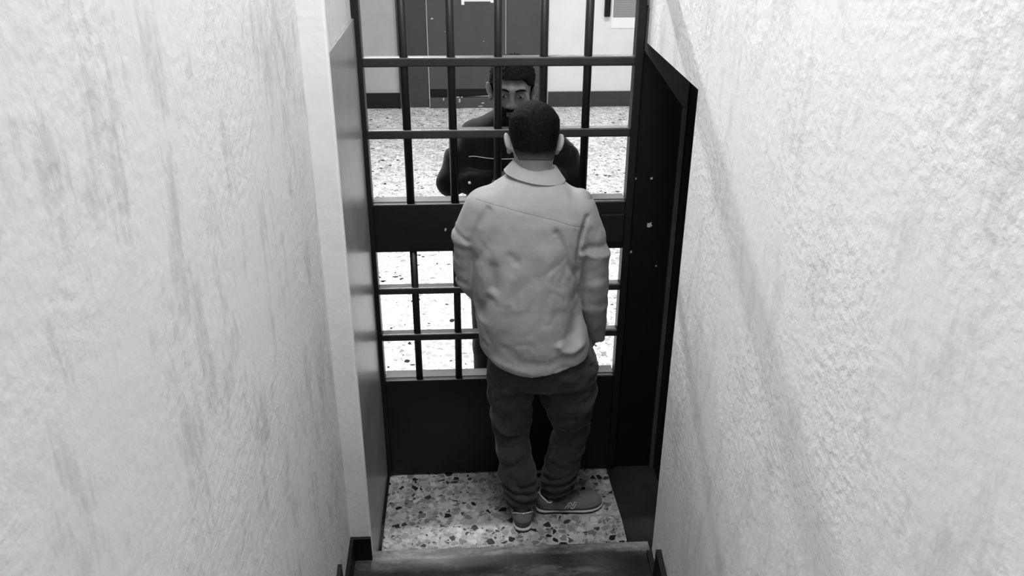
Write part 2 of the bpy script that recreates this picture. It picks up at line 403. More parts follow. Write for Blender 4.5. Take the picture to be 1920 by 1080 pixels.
# ------------------------------------------------------------------ distance-field modelling for bodies and clothes
class Grid:
    def __init__(s, lo, hi, h):
        s.lo = np.array(lo, float); s.h = h
        s.n = np.ceil((np.array(hi)-s.lo)/h).astype(int)+1
        s.ax = [s.lo[i]+h*np.arange(s.n[i]) for i in range(3)]
        s.D = np.full(s.n, 1.0, np.float32)
    def sub(s, lo, hi):
        a = [max(0, int(math.floor((lo[i]-s.lo[i])/s.h))) for i in range(3)]
        b = [min(int(s.n[i]), int(math.ceil((hi[i]-s.lo[i])/s.h))+1) for i in range(3)]
        if any(b[i] <= a[i] for i in range(3)): return None, None
        sl = tuple(slice(a[i], b[i]) for i in range(3))
        X = s.ax[0][sl[0]][:, None, None]; Y = s.ax[1][sl[1]][None, :, None]; Z = s.ax[2][sl[2]][None, None, :]
        return sl, (X, Y, Z)
    def op(s, lo, hi, fn, k=.01, mode='u', pad=.03):
        pad = max(pad, k*1.2)
        sl, P = s.sub([v-pad for v in lo], [v+pad for v in hi])
        if sl is None: return s
        d = fn(*P); A = s.D[sl]
        if mode == 'u':
            h = np.clip(.5+.5*(A-d)/k, 0, 1) if k > 0 else (A > d)
            s.D[sl] = A*(1-h)+d*h-k*h*(1-h)
        elif mode == 's':
            h = np.clip(.5-.5*(A+d)/k, 0, 1); s.D[sl] = A*(1-h)-d*h+k*h*(1-h)
        return s
    def cone(s, a, b, r1, r2, k=.01, mode='u'):
        a = np.array(a, float); b = np.array(b, float); ba = b-a; L2 = ba@ba; R = max(r1, r2)
        lo = np.minimum(a, b)-R; hi = np.maximum(a, b)+R
        def fn(X, Y, Z):
            t = np.clip(((X-a[0])*ba[0]+(Y-a[1])*ba[1]+(Z-a[2])*ba[2])/L2, 0, 1)
            return np.sqrt((X-a[0]-t*ba[0])**2+(Y-a[1]-t*ba[1])**2+(Z-a[2]-t*ba[2])**2)-(r1+(r2-r1)*t)
        return s.op(lo, hi, fn, k, mode)
    def chain(s, pts, k=.01):
        for (p, r), (q, r_) in zip(pts[:-1], pts[1:]): s.cone(p, q, r, r_, k)
        return s
    def ell(s, c, rad, k=.01, mode='u', R=None):
        c = np.array(c, float); rad = np.array(rad, float); m = max(rad)
        R_ = np.eye(3) if R is None else R
        def fn(X, Y, Z):
            dx, dy, dz = X-c[0], Y-c[1], Z-c[2]
            u = [(dx*R_[0, i]+dy*R_[1, i]+dz*R_[2, i])/rad[i] for i in range(3)]
            k0 = np.sqrt(u[0]**2+u[1]**2+u[2]**2)
            k1 = np.sqrt((u[0]/rad[0])**2+(u[1]/rad[1])**2+(u[2]/rad[2])**2)+1e-9
            return k0*(k0-1)/k1
        return s.op(c-m, c+m, fn, k, mode)
    def loft(s, tab, k=.02, e=2.3):
        T = np.array(sorted(tab)); z0_, z1_ = T[0, 0], T[-1, 0]; z = np.linspace(z0_, z1_, 240)
        K = max(3, int(.05/(z[1]-z[0]))|1); ker = np.hanning(K+2)[1:-1]; ker /= ker.sum()
        cx, cy, a, b = [np.convolve(np.pad(np.interp(z, T[:, 0], T[:, i]), K//2, mode='reflect', reflect_type='odd'), ker, 'valid') for i in range(1, 5)]
        def fn(X, Y, Z):
            zz = Z
            ii = lambda v: np.interp(zz.ravel(), z, v).reshape(zz.shape)
            CX, CY, A, B = ii(cx), ii(cy), ii(a), ii(b)
            q = (np.abs((X-CX)/A)**e+np.abs((Y-CY)/B)**e)**(1/e)
            d = (q-1)*np.minimum(A, B)
            return np.maximum(d, np.maximum(Z-z[-1], z[0]-Z))
        lo = [(cx-a).min(), (cy-b).min(), z[0]]; hi = [(cx+a).max(), (cy+b).max(), z[-1]]
        return s.op(lo, hi, fn, k)
    def disp(s, fn):                                   # add a displacement field (positive = inward)
        X, Y, Z = s.ax[0][:, None, None], s.ax[1][None, :, None], s.ax[2][None, None, :]
        m = np.abs(s.D) < .05
        s.D = np.where(m, s.D+fn(X, Y, Z), s.D).astype(np.float32); return s
    def mesh(s, name, mat, parent=None, base=None, smooth=1, matfn=None):
        V, Q = surfnet(s.D, s.lo, s.h)
        for _ in range(smooth): V = relax(V, Q, .4)
        org = np.array(base if base is not None else (parent.location if parent is not None else (0, 0, 0)), float)
        me = bpy.data.meshes.new(name)
        me.vertices.add(len(V)); me.vertices.foreach_set('co', (V-org).astype(np.float32).ravel())
        me.loops.add(len(Q)*4); me.loops.foreach_set('vertex_index', Q.astype(np.int32).ravel())
        me.polygons.add(len(Q)); me.polygons.foreach_set('loop_start', np.arange(len(Q), dtype=np.int32)*4)
        me.polygons.foreach_set('use_smooth', np.ones(len(Q), bool))
        if matfn is not None: me.polygons.foreach_set('material_index', matfn(V[Q].mean(1)).astype(np.int32))
        me.update(); me.validate()
        o = link(name, me, mat, parent); o.location = Vector(org)-(parent.location if parent is not None else Vector())
        return o
def surfnet(D, lo, h):
    ins = D < 0; n = np.array(D.shape)-1
    cnt = np.zeros(n, np.int8)
    cs = [(i, j, k) for i in (0, 1) for j in (0, 1) for k in (0, 1)]
    sh = lambda A, c: A[c[0]:c[0]+n[0], c[1]:c[1]+n[1], c[2]:c[2]+n[2]]
    for c in cs: cnt += sh(ins, c)
    act = (cnt > 0) & (cnt < 8); idx = np.full(n, -1, np.int64); I = np.argwhere(act); idx[act] = np.arange(len(I))
    acc = np.zeros((len(I), 3)); num = np.zeros(len(I))
    val = {c: D[I[:, 0]+c[0], I[:, 1]+c[1], I[:, 2]+c[2]].astype(float) for c in cs}
    for c in cs:
        for ax in range(3):
            if c[ax]: continue
            e = list(c); e[ax] = 1; e = tuple(e); a, b = val[c], val[e]
            m = (a < 0) != (b < 0); t = np.where(m, a/np.where(m, a-b, 1), 0)
            p = np.array(c, float)[None].repeat(len(I), 0); p[:, ax] += t
            acc += p*m[:, None]; num += m
    V = (I+acc/num[:, None])*h+lo
    Q = []
    for ax in range(3):
        u, v = (ax+1) % 3, (ax+2) % 3
        sl0 = [slice(None)]*3; sl1 = [slice(None)]*3; sl0[ax] = slice(0, -1); sl1[ax] = slice(1, None)
        a, b = ins[tuple(sl0)], ins[tuple(sl1)]
        E_ = np.argwhere(a != b); E_ = E_[(E_[:, u] > 0) & (E_[:, v] > 0) & (E_[:, u] < n[u]) & (E_[:, v] < n[v])]
        s_ = a[E_[:, 0], E_[:, 1], E_[:, 2]]
        def cell(du, dv):
            q = E_.copy(); q[:, u] += du; q[:, v] += dv; return idx[q[:, 0], q[:, 1], q[:, 2]]
        q = np.stack([cell(-1, -1), cell(0, -1), cell(0, 0), cell(-1, 0)], 1)
        q[~s_] = q[~s_][:, ::-1]; Q.append(q)
    return V, np.concatenate(Q)
def relax(V, Q, lam):
    s = np.zeros_like(V); c = np.zeros(len(V))
    for a, b in ((0, 1), (1, 2), (2, 3), (3, 0)):
        for p, q in ((a, b), (b, a)):
            for ax in range(3): s[:, ax] += np.bincount(Q[:, p], V[Q[:, q], ax], len(V))
            c += np.bincount(Q[:, p], minlength=len(V))
    return V+lam*(s/np.maximum(c, 1)[:, None]-V)
def pdist(X, Z, pts):
    """distance in the X-Z plane to a polyline"""
    d = None
    for (x0, z0), (x1, z1) in zip(pts[:-1], pts[1:]):
        bx, bz = x1-x0, z1-z0; t = np.clip(((X-x0)*bx+(Z-z0)*bz)/(bx*bx+bz*bz), 0, 1)
        e = np.sqrt((X-x0-t*bx)**2+(Z-z0-t*bz)**2); d = e if d is None else np.minimum(d, e)
    return d
_L = np.random.RandomState(11).uniform(-1, 1, (32, 32, 32)).astype(np.float32)
def vnoise(X, Y, Z):
    X, Y, Z = np.broadcast_arrays(X, Y, Z); out = 0
    fx, fy, fz = np.floor(X), np.floor(Y), np.floor(Z); i, j, k = fx.astype(int) % 32, fy.astype(int) % 32, fz.astype(int) % 32
    u, v, w_ = [t*t*(3-2*t) for t in (X-fx, Y-fy, Z-fz)]
    for a in (0, 1):
        for b in (0, 1):
            for c in (0, 1):
                out = out+_L[(i+a) % 32, (j+b) % 32, (k+c) % 32]*(u if a else 1-u)*(v if b else 1-v)*(w_ if c else 1-w_)
    return out
def rumple(X, Y, Z, f, zs=.6, amp=.004, seed=0.0):
    """soft cloth creases: warped ridged noise"""
    wx = vnoise(X*f*.6+seed, Y*f*.6+3, Z*f*.6+9); wz = vnoise(X*f*.6+13, Y*f*.6+seed, Z*f*.6+4)
    n = vnoise(X*f+wx*1.1+5, Y*f+2+seed, Z*f*zs+wz*1.1); m = vnoise(X*f*2.1+wz+seed, Y*f*2.1, Z*f*2.1*zs+wx+7)
    sm = lambda q: 1-np.sqrt(q*q+.012)*1.6
    return amp*(sm(n)+.45*sm(m)-.6)
def rotm(rx, ry, rz):
    return np.array((Matrix.Rotation(rz, 3, 'Z') @ Matrix.Rotation(ry, 3, 'Y') @ Matrix.Rotation(rx, 3, 'X')))
class Frame:
    def __init__(s, c, R): s.c = np.array(c, float); s.R = R
    def p(s, *q): return s.c+s.R@np.array(q, float)

def add_head(g, H, neck_to):
    """head of 0.225 m, face towards local +Y"""
    g.ell(H.p(0, -.012, .022), (.072, .090, .080), .02, R=H.R)
    g.ell(H.p(0, .030, -.048), (.053, .058, .072), .03, R=H.R)
    g.ell(H.p(0, -.02, -.03), (.062, .07, .055), .02, R=H.R)
    g.cone(H.p(-.028, .062, -.098), H.p(.028, .062, -.098), .017, .017, .02); g.ell(H.p(0, .074, -.104), (.020, .016, .016), .018, R=H.R)
    for sx in (-1, 1):
        g.ell(H.p(sx*.045, .052, -.028), (.018, .02, .016), .022, R=H.R)
        g.ell(H.p(sx*.031, .094, -.006), (.017, .014, .013), .012, 's', R=H.R)
        g.ell(H.p(sx*.030, .0715, -.006), (.0135, .0135, .0125), .003, R=H.R)
    g.cone(H.p(-.042, .070, .016), H.p(0, .082, .012), .007, .008, .012); g.cone(H.p(.042, .070, .016), H.p(0, .082, .012), .007, .008, .012)
    g.cone(H.p(0, .084, .004), H.p(0, .107, -.036), .007, .0115, .010)
    for sx in (-1, 1): g.ell(H.p(sx*.0125, .097, -.040), (.0085, .011, .008), .006, R=H.R)
    g.ell(H.p(0, .087, -.0655), (.023, .011, .006), .004, R=H.R); g.ell(H.p(0, .0865, -.0765), (.020, .0105, .007), .004, R=H.R)
    g.cone(H.p(-.021, .098, -.0705), H.p(.021, .098, -.0705), .0016, .0016, .002, 's')
    for sx in (-1, 1):                                # ears: shell, rim, lobe, hollow
        Re = H.R @ rotm(0, sx*.25, sx*.60)
        g.ell(H.p(sx*.084, -.010, -.014), (.0085, .018, .031), .006, R=Re)
        g.ell(H.p(sx*.078, .000, -.040), (.008, .010, .012), .006, R=H.R)
        g.ell(H.p(sx*.0945, .000, -.012), (.006, .0105, .019), .004, 's', R=Re)
    a = H.p(0, -.022, -.055); g.cone(a, neck_to, .055, .060, .03)

def add_hand(g, wrist, dirv, palm_n, curl=.5, side=1, k=.006):
    """palm with four fingers and a thumb; dirv = towards the fingertips, palm_n = direction the palm faces"""
    w_ = np.array(wrist, float); d = np.array(dirv, float); d /= np.linalg.norm(d)
    n = np.array(palm_n, float); n -= d*(n@d); n /= np.linalg.norm(n); x = np.cross(d, n)*side
    g.cone(w_, w_+d*.03, .025, .027, .015)
    for i in range(4):
        o = (i-1.5)*.0195
        g.cone(w_+d*.03+x*o*.7, w_+d*.088+x*o, .0135, .0115, .012)
    L = [(.036, .023, .020), (.041, .027, .022), (.038, .025, .021), (.030, .019, .018)]
    for i in range(4):
        o = (i-1.5)*.0195; p = w_+d*(.090-.004*abs(i-1.2))+x*o; ang = .25*curl
        for j, l in enumerate(L[i]):
            ang += curl*(.55+.2*j+.05*i); dd = d*math.cos(ang)+n*math.sin(ang)+x*(i-1.5)*.03
            q = p+dd*l; g.cone(p, q, .0093-.0008*j, .0085-.0008*j, .003); p = q
    p = w_+d*.025-x*.026; q = p+(d*.6-x*.55+n*.5)*.04; r = q+(d*.8-x*.1+n*.5)*.032; t_ = r+(d*.85+x*.1+n*.4)*.024
    g.cone(p, q, .014, .012, .01); g.cone(q, r, .0115, .010, .004); g.cone(r, t_, .010, .008, .004)

def hair_cap(H, name, mat, parent, top=.012, side=.006, front=.058, nape=-.072, spike=.003, seed=1):
    lo = H.c-.14; hi = H.c+.14; g = Grid(lo, hi, .0028)
    g.ell(H.p(0, -.012, .022), (.072, .090, .080), .02, R=H.R)
    g.ell(H.p(0, -.02, -.03), (.062, .07, .055), .02, R=H.R)
    g.cone(H.p(0, -.022, -.055), H.p(0, -.035, -.14), .053, .056, .03)
    X, Y, Z = g.ax[0][:, None, None], g.ax[1][None, :, None], g.ax[2][None, None, :]
    dx, dy, dz = X-H.c[0], Y-H.c[1], Z-H.c[2]
    lx, ly, lz = [dx*H.R[0, i]+dy*H.R[1, i]+dz*H.R[2, i] for i in range(3)]
    tz = np.clip((lz+.02)/.08, 0, 1)
    th = side*.35+(side*.65)*np.clip((lz+.06)/.05, 0, 1)+(top-side)*tz*tz
    nz = spike*(np.sin(lx*310+lz*90+seed)*np.sin(ly*270+lx*120+seed*2)+.6*np.sin(lx*620+ly*450)*np.sin(lz*500+seed))*np.clip((lz+.05)/.08, .1, 1)
    # hairline: high over the forehead, over the ears, down to the nape
    s_ = np.clip((ly+.045)/.05, 0, 1); f_ = np.clip((ly-.035)/.03, 0, 1)
    line = nape*(1-s_)+.018*s_; line = line*(1-f_)+front*f_
    line = line+.010*f_*np.sin(np.abs(lx)*38)*0-.012*(np.abs(lx) > .055)*f_
    g.D = np.maximum(g.D-th-nz, line-lz).astype(np.float32)
    return g.mesh(name, mat, parent, smooth=1)

def shoe(parent, heel, ang, mats, side, z0=.003):
    """trainer 0.275 m long; heel = back of the heel on the floor, ang = heading"""
    R = rotm(0, 0, ang); Hf = Frame((heel[0], heel[1], z0), R)
    P = lambda x, y, z: Hf.p(x, y, z)
    lo = np.minimum(P(0, 0, 0), P(0, .28, 0))-.09; hi = np.maximum(P(0, 0, 0), P(0, .28, 0))+.09; lo[2] = z0-.01; hi[2] = z0+.15
    g = Grid(lo, hi, .0025)
    g.ell(P(0, .045, .036), (.036, .042, .046), .012, R=R)
    g.cone(P(0, .05, .055), P(0, .055, .082), .036, .034, .015)
    g.ell(P(side*.004, .11, .034), (.040, .075, .048), .02, R=R)
    g.ell(P(side*.002, .185, .026), (.046, .078, .034), .02, R=R)
    g.ell(P(-side*.003, .215, .024), (.042, .055, .031), .02, R=R)
    g.cone(P(0, .10, .062), P(0, .165, .045), .026, .020, .015)
    full = g.D.copy()
    X, Y, Z = g.ax[0][:, None, None], g.ax[1][None, :, None], g.ax[2][None, None, :]
    ly = (X-Hf.c[0])*R[0, 1]+(Y-Hf.c[1])*R[1, 1]; lx = (X-Hf.c[0])*R[0, 0]+(Y-Hf.c[1])*R[1, 0]
    rim = .083-.020*np.exp(-((ly-.052)/.020)**2)+.010*np.clip((ly-.08)/.02, 0, 1)+.006*np.clip((.02-ly)/.02, 0, 1)
    g.D = np.maximum(g.D, z0+.012-Z)
    g.D = np.maximum(g.D, Z-z0-rim)
    # opening for the foot
    op = np.sqrt((lx/.026)**2+((ly-.052)/.034)**2)-1; op = np.maximum(op*.026, z0+.045-Z)
    g.D = np.maximum(g.D, -op).astype(np.float32)
    # panel seams as shallow grooves
    g.disp(lambda X, Y, Z: .0016*np.exp(-((Z-z0-.034-.004*np.sin(ly*60))/.0022)**2)+.0012*np.exp(-((ly-.20+.25*(Z-z0))/.002)**2)+.0012*np.exp(-((ly-.028)/.002)**2))
    def mf(c):
        l = (c-Hf.c)@R; return ((l[:, 1] < .030) & (l[:, 2] < .040) | (l[:, 2] < .027) | (l[:, 1] > .098) & (l[:, 1] < .178) & (np.abs(l[:, 0]) < .013+.06*(.178-l[:, 1])) & (l[:, 2] > .045)).astype(int)
    up_ = g.mesh('shoe', [mats[0], mats[1]], parent, base=tuple(Hf.c), smooth=1, matfn=mf)
    # sole: outline extruded
    def outline(sc, z):
        pts = []
        prof = [(0, 0), (.004, .018), (.014, .029), (.035, .035), (.07, .035), (.11, .036), (.15, .042), (.19, .047), (.225, .044), (.25, .034), (.268, .018), (.276, 0)]
        for y, x in prof: pts.append(P(x*sc+side*.002*(y > .1), y, z))
        for y, x in prof[-2:0:-1]: pts.append(P(-x*sc+side*.002*(y > .1), y, z))
        return pts
    def slab(name, za, zb, mat, sc):
        m = MB(tuple(Hf.c)); n = None
        A = [m.bm.verts.new(p) for p in outline(sc, za)]; B = [m.bm.verts.new(p) for p in outline(sc, zb)]; n = len(A)
        m.bm.faces.new(A[::-1]); m.bm.faces.new(B)
        for i in range(n): m.bm.faces.new((A[i], A[(i+1) % n], B[(i+1) % n], B[i]))
        o = m.build(name, mat, None, True); o.parent = up_; o.location = (0, 0, 0); return o
    slab('outsole', -z0, .005, M_sole, 1.0); slab('midsole', .005, .0135, M_trim, 1.03)
    # find the surface of the upper sideways from the centre line
    def surf(y, z, sgn):
        a, b = 0.0, .08
        for _ in range(24):
            m_ = (a+b)/2; q = P(sgn*m_, y, z); i = np.clip(((q-g.lo)/g.h).round().astype(int), 0, g.n-1)
            if full[tuple(i)] < 0: a = m_
            else: b = m_
        return P(sgn*(a+.0015), y, z)
    # pale piping round the opening
    pts = []
    for a in np.linspace(0, 2*math.pi, 48, endpoint=False):
        yy = .052-.040*math.cos(a); zz = .083-.020*math.exp(-((yy-.052)/.020)**2)+.010*min(max((yy-.08)/.02, 0), 1)+.006*min(max((.02-yy)/.02, 0), 1)
        sg_ = 1 if math.sin(a) >= 0 else -1
        q = surf(yy, zz-.004, sg_); l = (q-Hf.c)@R; lim = abs(.038*math.sin(a)); l[0] = math.copysign(min(abs(l[0]), lim) if lim < .03 else abs(l[0]), sg_)
        pts.append(P(*l))
    m = MB(tuple(Hf.c)); m.tube(pts, .0029, 8, True); o = m.build('collar_piping', M_trim, None, True); o.parent = up_; o.location = (0, 0, 0)
    # N on the outer side
    def stroke(L, sgn, r=.0013): return [surf(y, z, sgn) for y, z in L]
    m = MB(tuple(Hf.c)); sg_ = side; y0 = .118
    N = [(y0-.006, .028), (y0+.010, .052), (y0+.019, .053), (y0+.026, .037), (y0+.033, .052), (y0+.043, .050)]
    N2 = [(y0+.004, .028), (y0+.014, .046), (y0+.021, .028), (y0+.029, .029), (y0+.040, .046)]
    for L in (N, N2):
        LL = [(L[i][0]+(L[i+1][0]-L[i][0])*t, L[i][1]+(L[i+1][1]-L[i][1])*t) for i in range(len(L)-1) for t in (0, .25, .5, .75)]+[L[-1]]
        m.tube(stroke(LL, sg_), .0017, 6)
    o = m.build('logo', M_trim, None, True); o.parent = up_; o.location = (0, 0, 0)
    # laces across the tongue
    m = MB(tuple(Hf.c))
    for i in range(5):
        y = .104+.016*i
        for dy in (-.004, .004):
            L = []
            for x in (-.022, -.015, -.008, 0, .008, .015, .022):
                zt = .12
                while zt > .02:
                    q = P(x, y+dy*x/.022, zt); ii = np.clip(((q-g.lo)/g.h).round().astype(int), 0, g.n-1)
                    if full[tuple(ii)] < 0: break
                    zt -= .001
                L.append(P(x, y+dy*x/.022, zt+.002))
            m.tube(L, .0017, 6)
    o = m.build('laces', M_lace, None, True); o.parent = up_; o.location = (0, 0, 0)
    return up_

#PEOPLE
# ------------------------------------------------------------------ the man on this side of the gate (seen from behind)
base1 = (.13, -.28, 0)
H1 = Frame((.099, -.268, 1.536), rotm(-.30, .06, .10))
g = Grid((-.24, -.50, .0), (.47, -.02, 1.72), .0036)
add_head(g, H1, (.103, -.292, 1.40))
g.loft([(1.43, .10, -.29, .05, .05), (1.38, .09, -.295, .11, .075), (1.32, .088, -.295, .155, .09), (1.20, .088, -.295, .16, .10), (1.05, .08, -.295, .145, .095), (.95, .09, -.295, .14, .095), (.86, .12, -.295, .15, .10), (.80, .14, -.295, .145, .10)], .03)
L1 = [((.06, -.29, .82), .075), ((.04, -.27, .45), .045), ((.075, -.305, .09), .030)]
R1 = [((.22, -.29, .82), .075), ((.262, -.25, .43), .045), ((.205, -.235, .09), .030)]
g.chain(L1, .03); g.chain(R1, .03)
g.cone((.075, -.31, .07), (.077, -.19, .040), .024, .018, .015); g.cone((.20, -.233, .065), (.31, -.228, .040), .024, .018, .015)
g.chain([((-.06, -.30, 1.33), .045), ((-.115, -.295, 1.08), .034), ((-.03, -.16, .905), .026)], .02)
g.chain([((.25, -.30, 1.33), .045), ((.31, -.295, 1.08), .034), ((.338, -.225, .80), .026)], .02)
add_hand(g, (-.02, -.145, .895), (.25, .30, -.9), (.9, .1, .2), .55, 1)
add_hand(g, (.338, -.215, .80), (-.15, .45, -.9), (-.9, .1, .1), .55, -1)
def facemat(H):
    def f(c):
        l = (c-H.c)@H.R; x, y, z = np.abs(l[:, 0]), l[:, 1], l[:, 2]; m = np.zeros(len(c))
        m[(x < .024) & (y > .083) & (z < -.059) & (z > -.084)] = 1
        m[(((x-.030)/.0125)**2+((z+.0075)/.0048)**2 < 1) & (y > .06)] = 2
        m[(((x-.030)/.0055)**2+((z+.0075)/.0046)**2 < 1) & (y > .06)] = 3
        return m
    return f
man1 = g.mesh('person', [M_skin, M_lip, M_eye, M_iris], None, base=base1, smooth=1, matfn=facemat(H1))
tag(man1, 'person in a pale shirt standing with his back to us before the gate', 'person')
hair_cap(H1, 'hair', hairmat('black_cropped_hair', .0028, (1.468, 1.522), .22), man1, top=.014, side=.0045, front=.056, nape=-.070, spike=.0010)

# shirt
g = Grid((-.24, -.50, .66), (.44, -.06, 1.50), .0034)
g.loft([(1.455, .103, -.288, .052, .052), (1.425, .10, -.29, .078, .072), (1.39, .088, -.295, .122, .094), (1.345, .084, -.298, .176, .113), (1.29, .09, -.30, .196, .127), (1.20, .088, -.30, .202, .136), (1.10, .080, -.30, .192, .140), (1.02, .077, -.305, .184, .142), (.94, .086, -.31, .186, .144), (.85, .106, -.31, .193, .146), (.77, .118, -.31, .196, .142), (.69, .120, -.31, .196, .138)], .02, 2.25)
rng = np.random.RandomState(4)
def folds(X, Y, Z):
    bk = np.clip((-.33-Y)/.05, 0, 1)*np.ones_like(X+Z)
    al = np.ones_like(X+Y+Z); out = 0*al
    def v(pts, d_, w_, mask=bk):
        return .8*d_*np.exp(-(pdist(X, Z, pts)/(w_*1.35))**2)*mask
    out = out+v([(-.051, 1.337), (-.085, 1.275), (-.106, 1.20), (-.112, 1.136), (-.108, 1.039)], .012, .009)
    out = out+v([(-.036, 1.15), (-.032, 1.08)], .016, .014)+v([(-.05, 1.03), (-.075, .965)], .016, .013)
    out = out+v([(-.105, 1.01), (-.085, .985)], .015, .012)
    out = out+v([(.02, 1.195), (.035, 1.18)], .006, .010)
    out = out+v([(.165, 1.27), (.190, 1.215), (.205, 1.155), (.232, 1.11)], .010, .008)
    out = out+v([(.268, 1.30), (.250, 1.241), (.240, 1.18), (.242, 1.10), (.246, 1.02)], .014, .006)
    out = out+v([(.262, 1.02), (.250, .95), (.232, .895)], .018, .020)
    out = out-v([(.185, .868), (.205, .845), (.235, .838), (.262, .852)], .012, .010)
    out = out+v([(-.085, 1.362), (.0, 1.352), (.091, 1.331), (.17, 1.308), (.255, 1.272)], .0012, .0026)
    out = out-v([(.12, 1.20), (.15, 1.12), (.17, 1.02)], .006, .022)
    out = out-v([(.02, 1.12), (-.0, 1.02), (-.03, .92)], .006, .020)
    out = out+v([(.0, .86), (.05, .815), (.12, .80), (.18, .81)], .004, .014)
    out = out-v([(-.03, .80), (.03, .778), (.09, .768)], .004, .010)
    rm = np.clip((X-.235)/.02, 0, 1)*al
    out = out+v([(.255, 1.185), (.285, 1.195), (.36, 1.18)], .006, .010, rm)-v([(.252, 1.175), (.29, 1.157), (.36, 1.15)], .006, .009, rm)
    out = out+v([(.27, .99), (.31, .965), (.36, .98)], .0012, .010, rm)+v([(.28, .92), (.32, .90), (.37, .925)], .0015, .010, rm)
    lm = np.clip((-.095-X)/.015, 0, 1)*al
    out = out+v([(-.175, 1.258), (-.118, 1.222)], .006, .007, lm)-v([(-.175, 1.215), (-.115, 1.205)], .0035, .009, lm)+v([(-.175, 1.19), (-.115, 1.185)], .004, .007, lm)
    out = out+v([(-.17, 1.07), (-.12, 1.045)], .005, .009, lm)+v([(-.16, 1.03), (-.11, 1.0)], .004, .009, lm)
    low = .5+.5*np.clip((1.34-Z)/.12, 0, 1)
    return out+low*rumple(X, Y, Z, 8, .5, .0060)+low*rumple(X, Y, Z, 24, .7, .0016, 6.5)
X, Y, Z = g.ax[0][:, None, None], g.ax[1][None, :, None], g.ax[2][None, None, :]
hem = .752+.055*((X-.115)/.19)**2+.006*np.sin((X-.1)*22)
front = np.clip((Y+.30)/.08, 0, 1); hem = hem*(1-front)+(.755-.06*np.exp(-((X+.03)/.05)**2))*front
full = g.D.copy()
g.D = np.maximum(g.D, hem-Z)
inner = np.maximum(full+.022, Z-hem-.03); g.D = np.maximum(g.D, -inner).astype(np.float32)
g.chain([((-.055, -.30, 1.312), .070), ((-.108, -.30, 1.225), .057)], .022)
g.chain([((-.108, -.30, 1.225), .057), ((-.118, -.295, 1.13), .048), ((-.112, -.285, 1.05), .047), ((-.065, -.215, .955), .043), ((-.025, -.155, .91), .039)], .007)
g.chain([((.240, -.30, 1.300), .070), ((.283, -.30, 1.215), .058)], .022)
g.chain([((.283, -.30, 1.215), .058), ((.303, -.30, 1.13), .055), ((.309, -.295, 1.05), .055), ((.314, -.28, .95), .053), ((.326, -.25, .86), .046), ((.342, -.235, .785), .034)], .006)
g.cone((.344, -.233, .765), (.338, -.238, .80), .028, .024, .004, 's')
g.disp(folds)
shirt = g.mesh('shirt', M_shirt, man1, smooth=2)
from mathutils.bvhtree import BVHTree
def onto(o, x, z, y0, y1):
    """depth at which a line along Y first meets the cloth of mesh o"""
    if 'bvh' not in CACHE.get(o.name, {}): CACHE[o.name] = {'bvh': BVHTree.FromPolygons([v.co for v in o.data.vertices], [p.vertices for p in o.data.polygons])}
    b = Vector(base1 if y0 < 0 else base2)
    h = CACHE[o.name]['bvh'].ray_cast(Vector((x, y0, z))-b, Vector((0, 1, 0)))
    return h[0].y+b.y if h[0] else y1
CACHE = {}; base2 = (.06, .28, 0)
m = MB(base1); xs = np.linspace(-.088, .262, 40); zs = np.interp(xs, [-.09, .0, .091, .17, .265], [1.362, 1.352, 1.331, 1.308, 1.268])
m.tube([(x, onto(shirt, x, z, -.60, -.25)+.0003, z) for x, z in zip(xs, zs)], .0011, 6)
o = m.build('yoke_seam', M_shirtseam, None, True); o.parent = shirt; o.location = (0, 0, 0)
# collar: folded band round the neck
def collar(parent, c, rt_, rb, zt, drop, mat, tilt=(0, 0), gap=.6, name='collar', org=None):
    m = MB(org); n = 96; layers = []
    for (rx, ry, z) in ((rt_[0], rt_[1], zt), (rt_[0]+.004, rt_[1]+.004, zt+.003), ((rt_[0]*.45+rb[0]*.55), (rt_[1]*.45+rb[1]*.55), zt-drop*.45), (rb[0], rb[1], zt-drop), (rb[0]-.005, rb[1]-.005, zt-drop+.001), (rt_[0]+.002, rt_[1]+.002, zt-.010), (rt_[0]-.003, rt_[1]-.003, zt-.028), (rt_[0]-.004, rt_[1]-.004, zt-.004)):
        ring = []
        for i in range(n+1):
            a = math.pi/2+gap/2+(2*math.pi-gap)*i/n
            fr_ = max(0, math.sin(a)); x = c[0]+rx*math.cos(a); y = c[1]+ry*math.sin(a)
            ring.append(m.bm.verts.new((x, y, z+tilt[0]*(x-c[0])+tilt[1]*(y-c[1])-.018*fr_)))
        layers.append(ring)
    for a_, b_ in zip(layers, layers[1:]+layers[:1]):
        for i in range(n): m.bm.faces.new((a_[i], a_[i+1], b_[i+1], b_[i]))
    m.bm.faces.new([l[0] for l in layers]); m.bm.faces.new([l[-1] for l in layers][::-1])
    o = m.build(name, mat, None, False); o.parent = parent; o.location = (0, 0, 0); return o
collar(shirt, (.104, -.283), (.064, .068), (.100, .094), 1.458, .038, M_shirt, (-.17, .02), .5, org=base1)

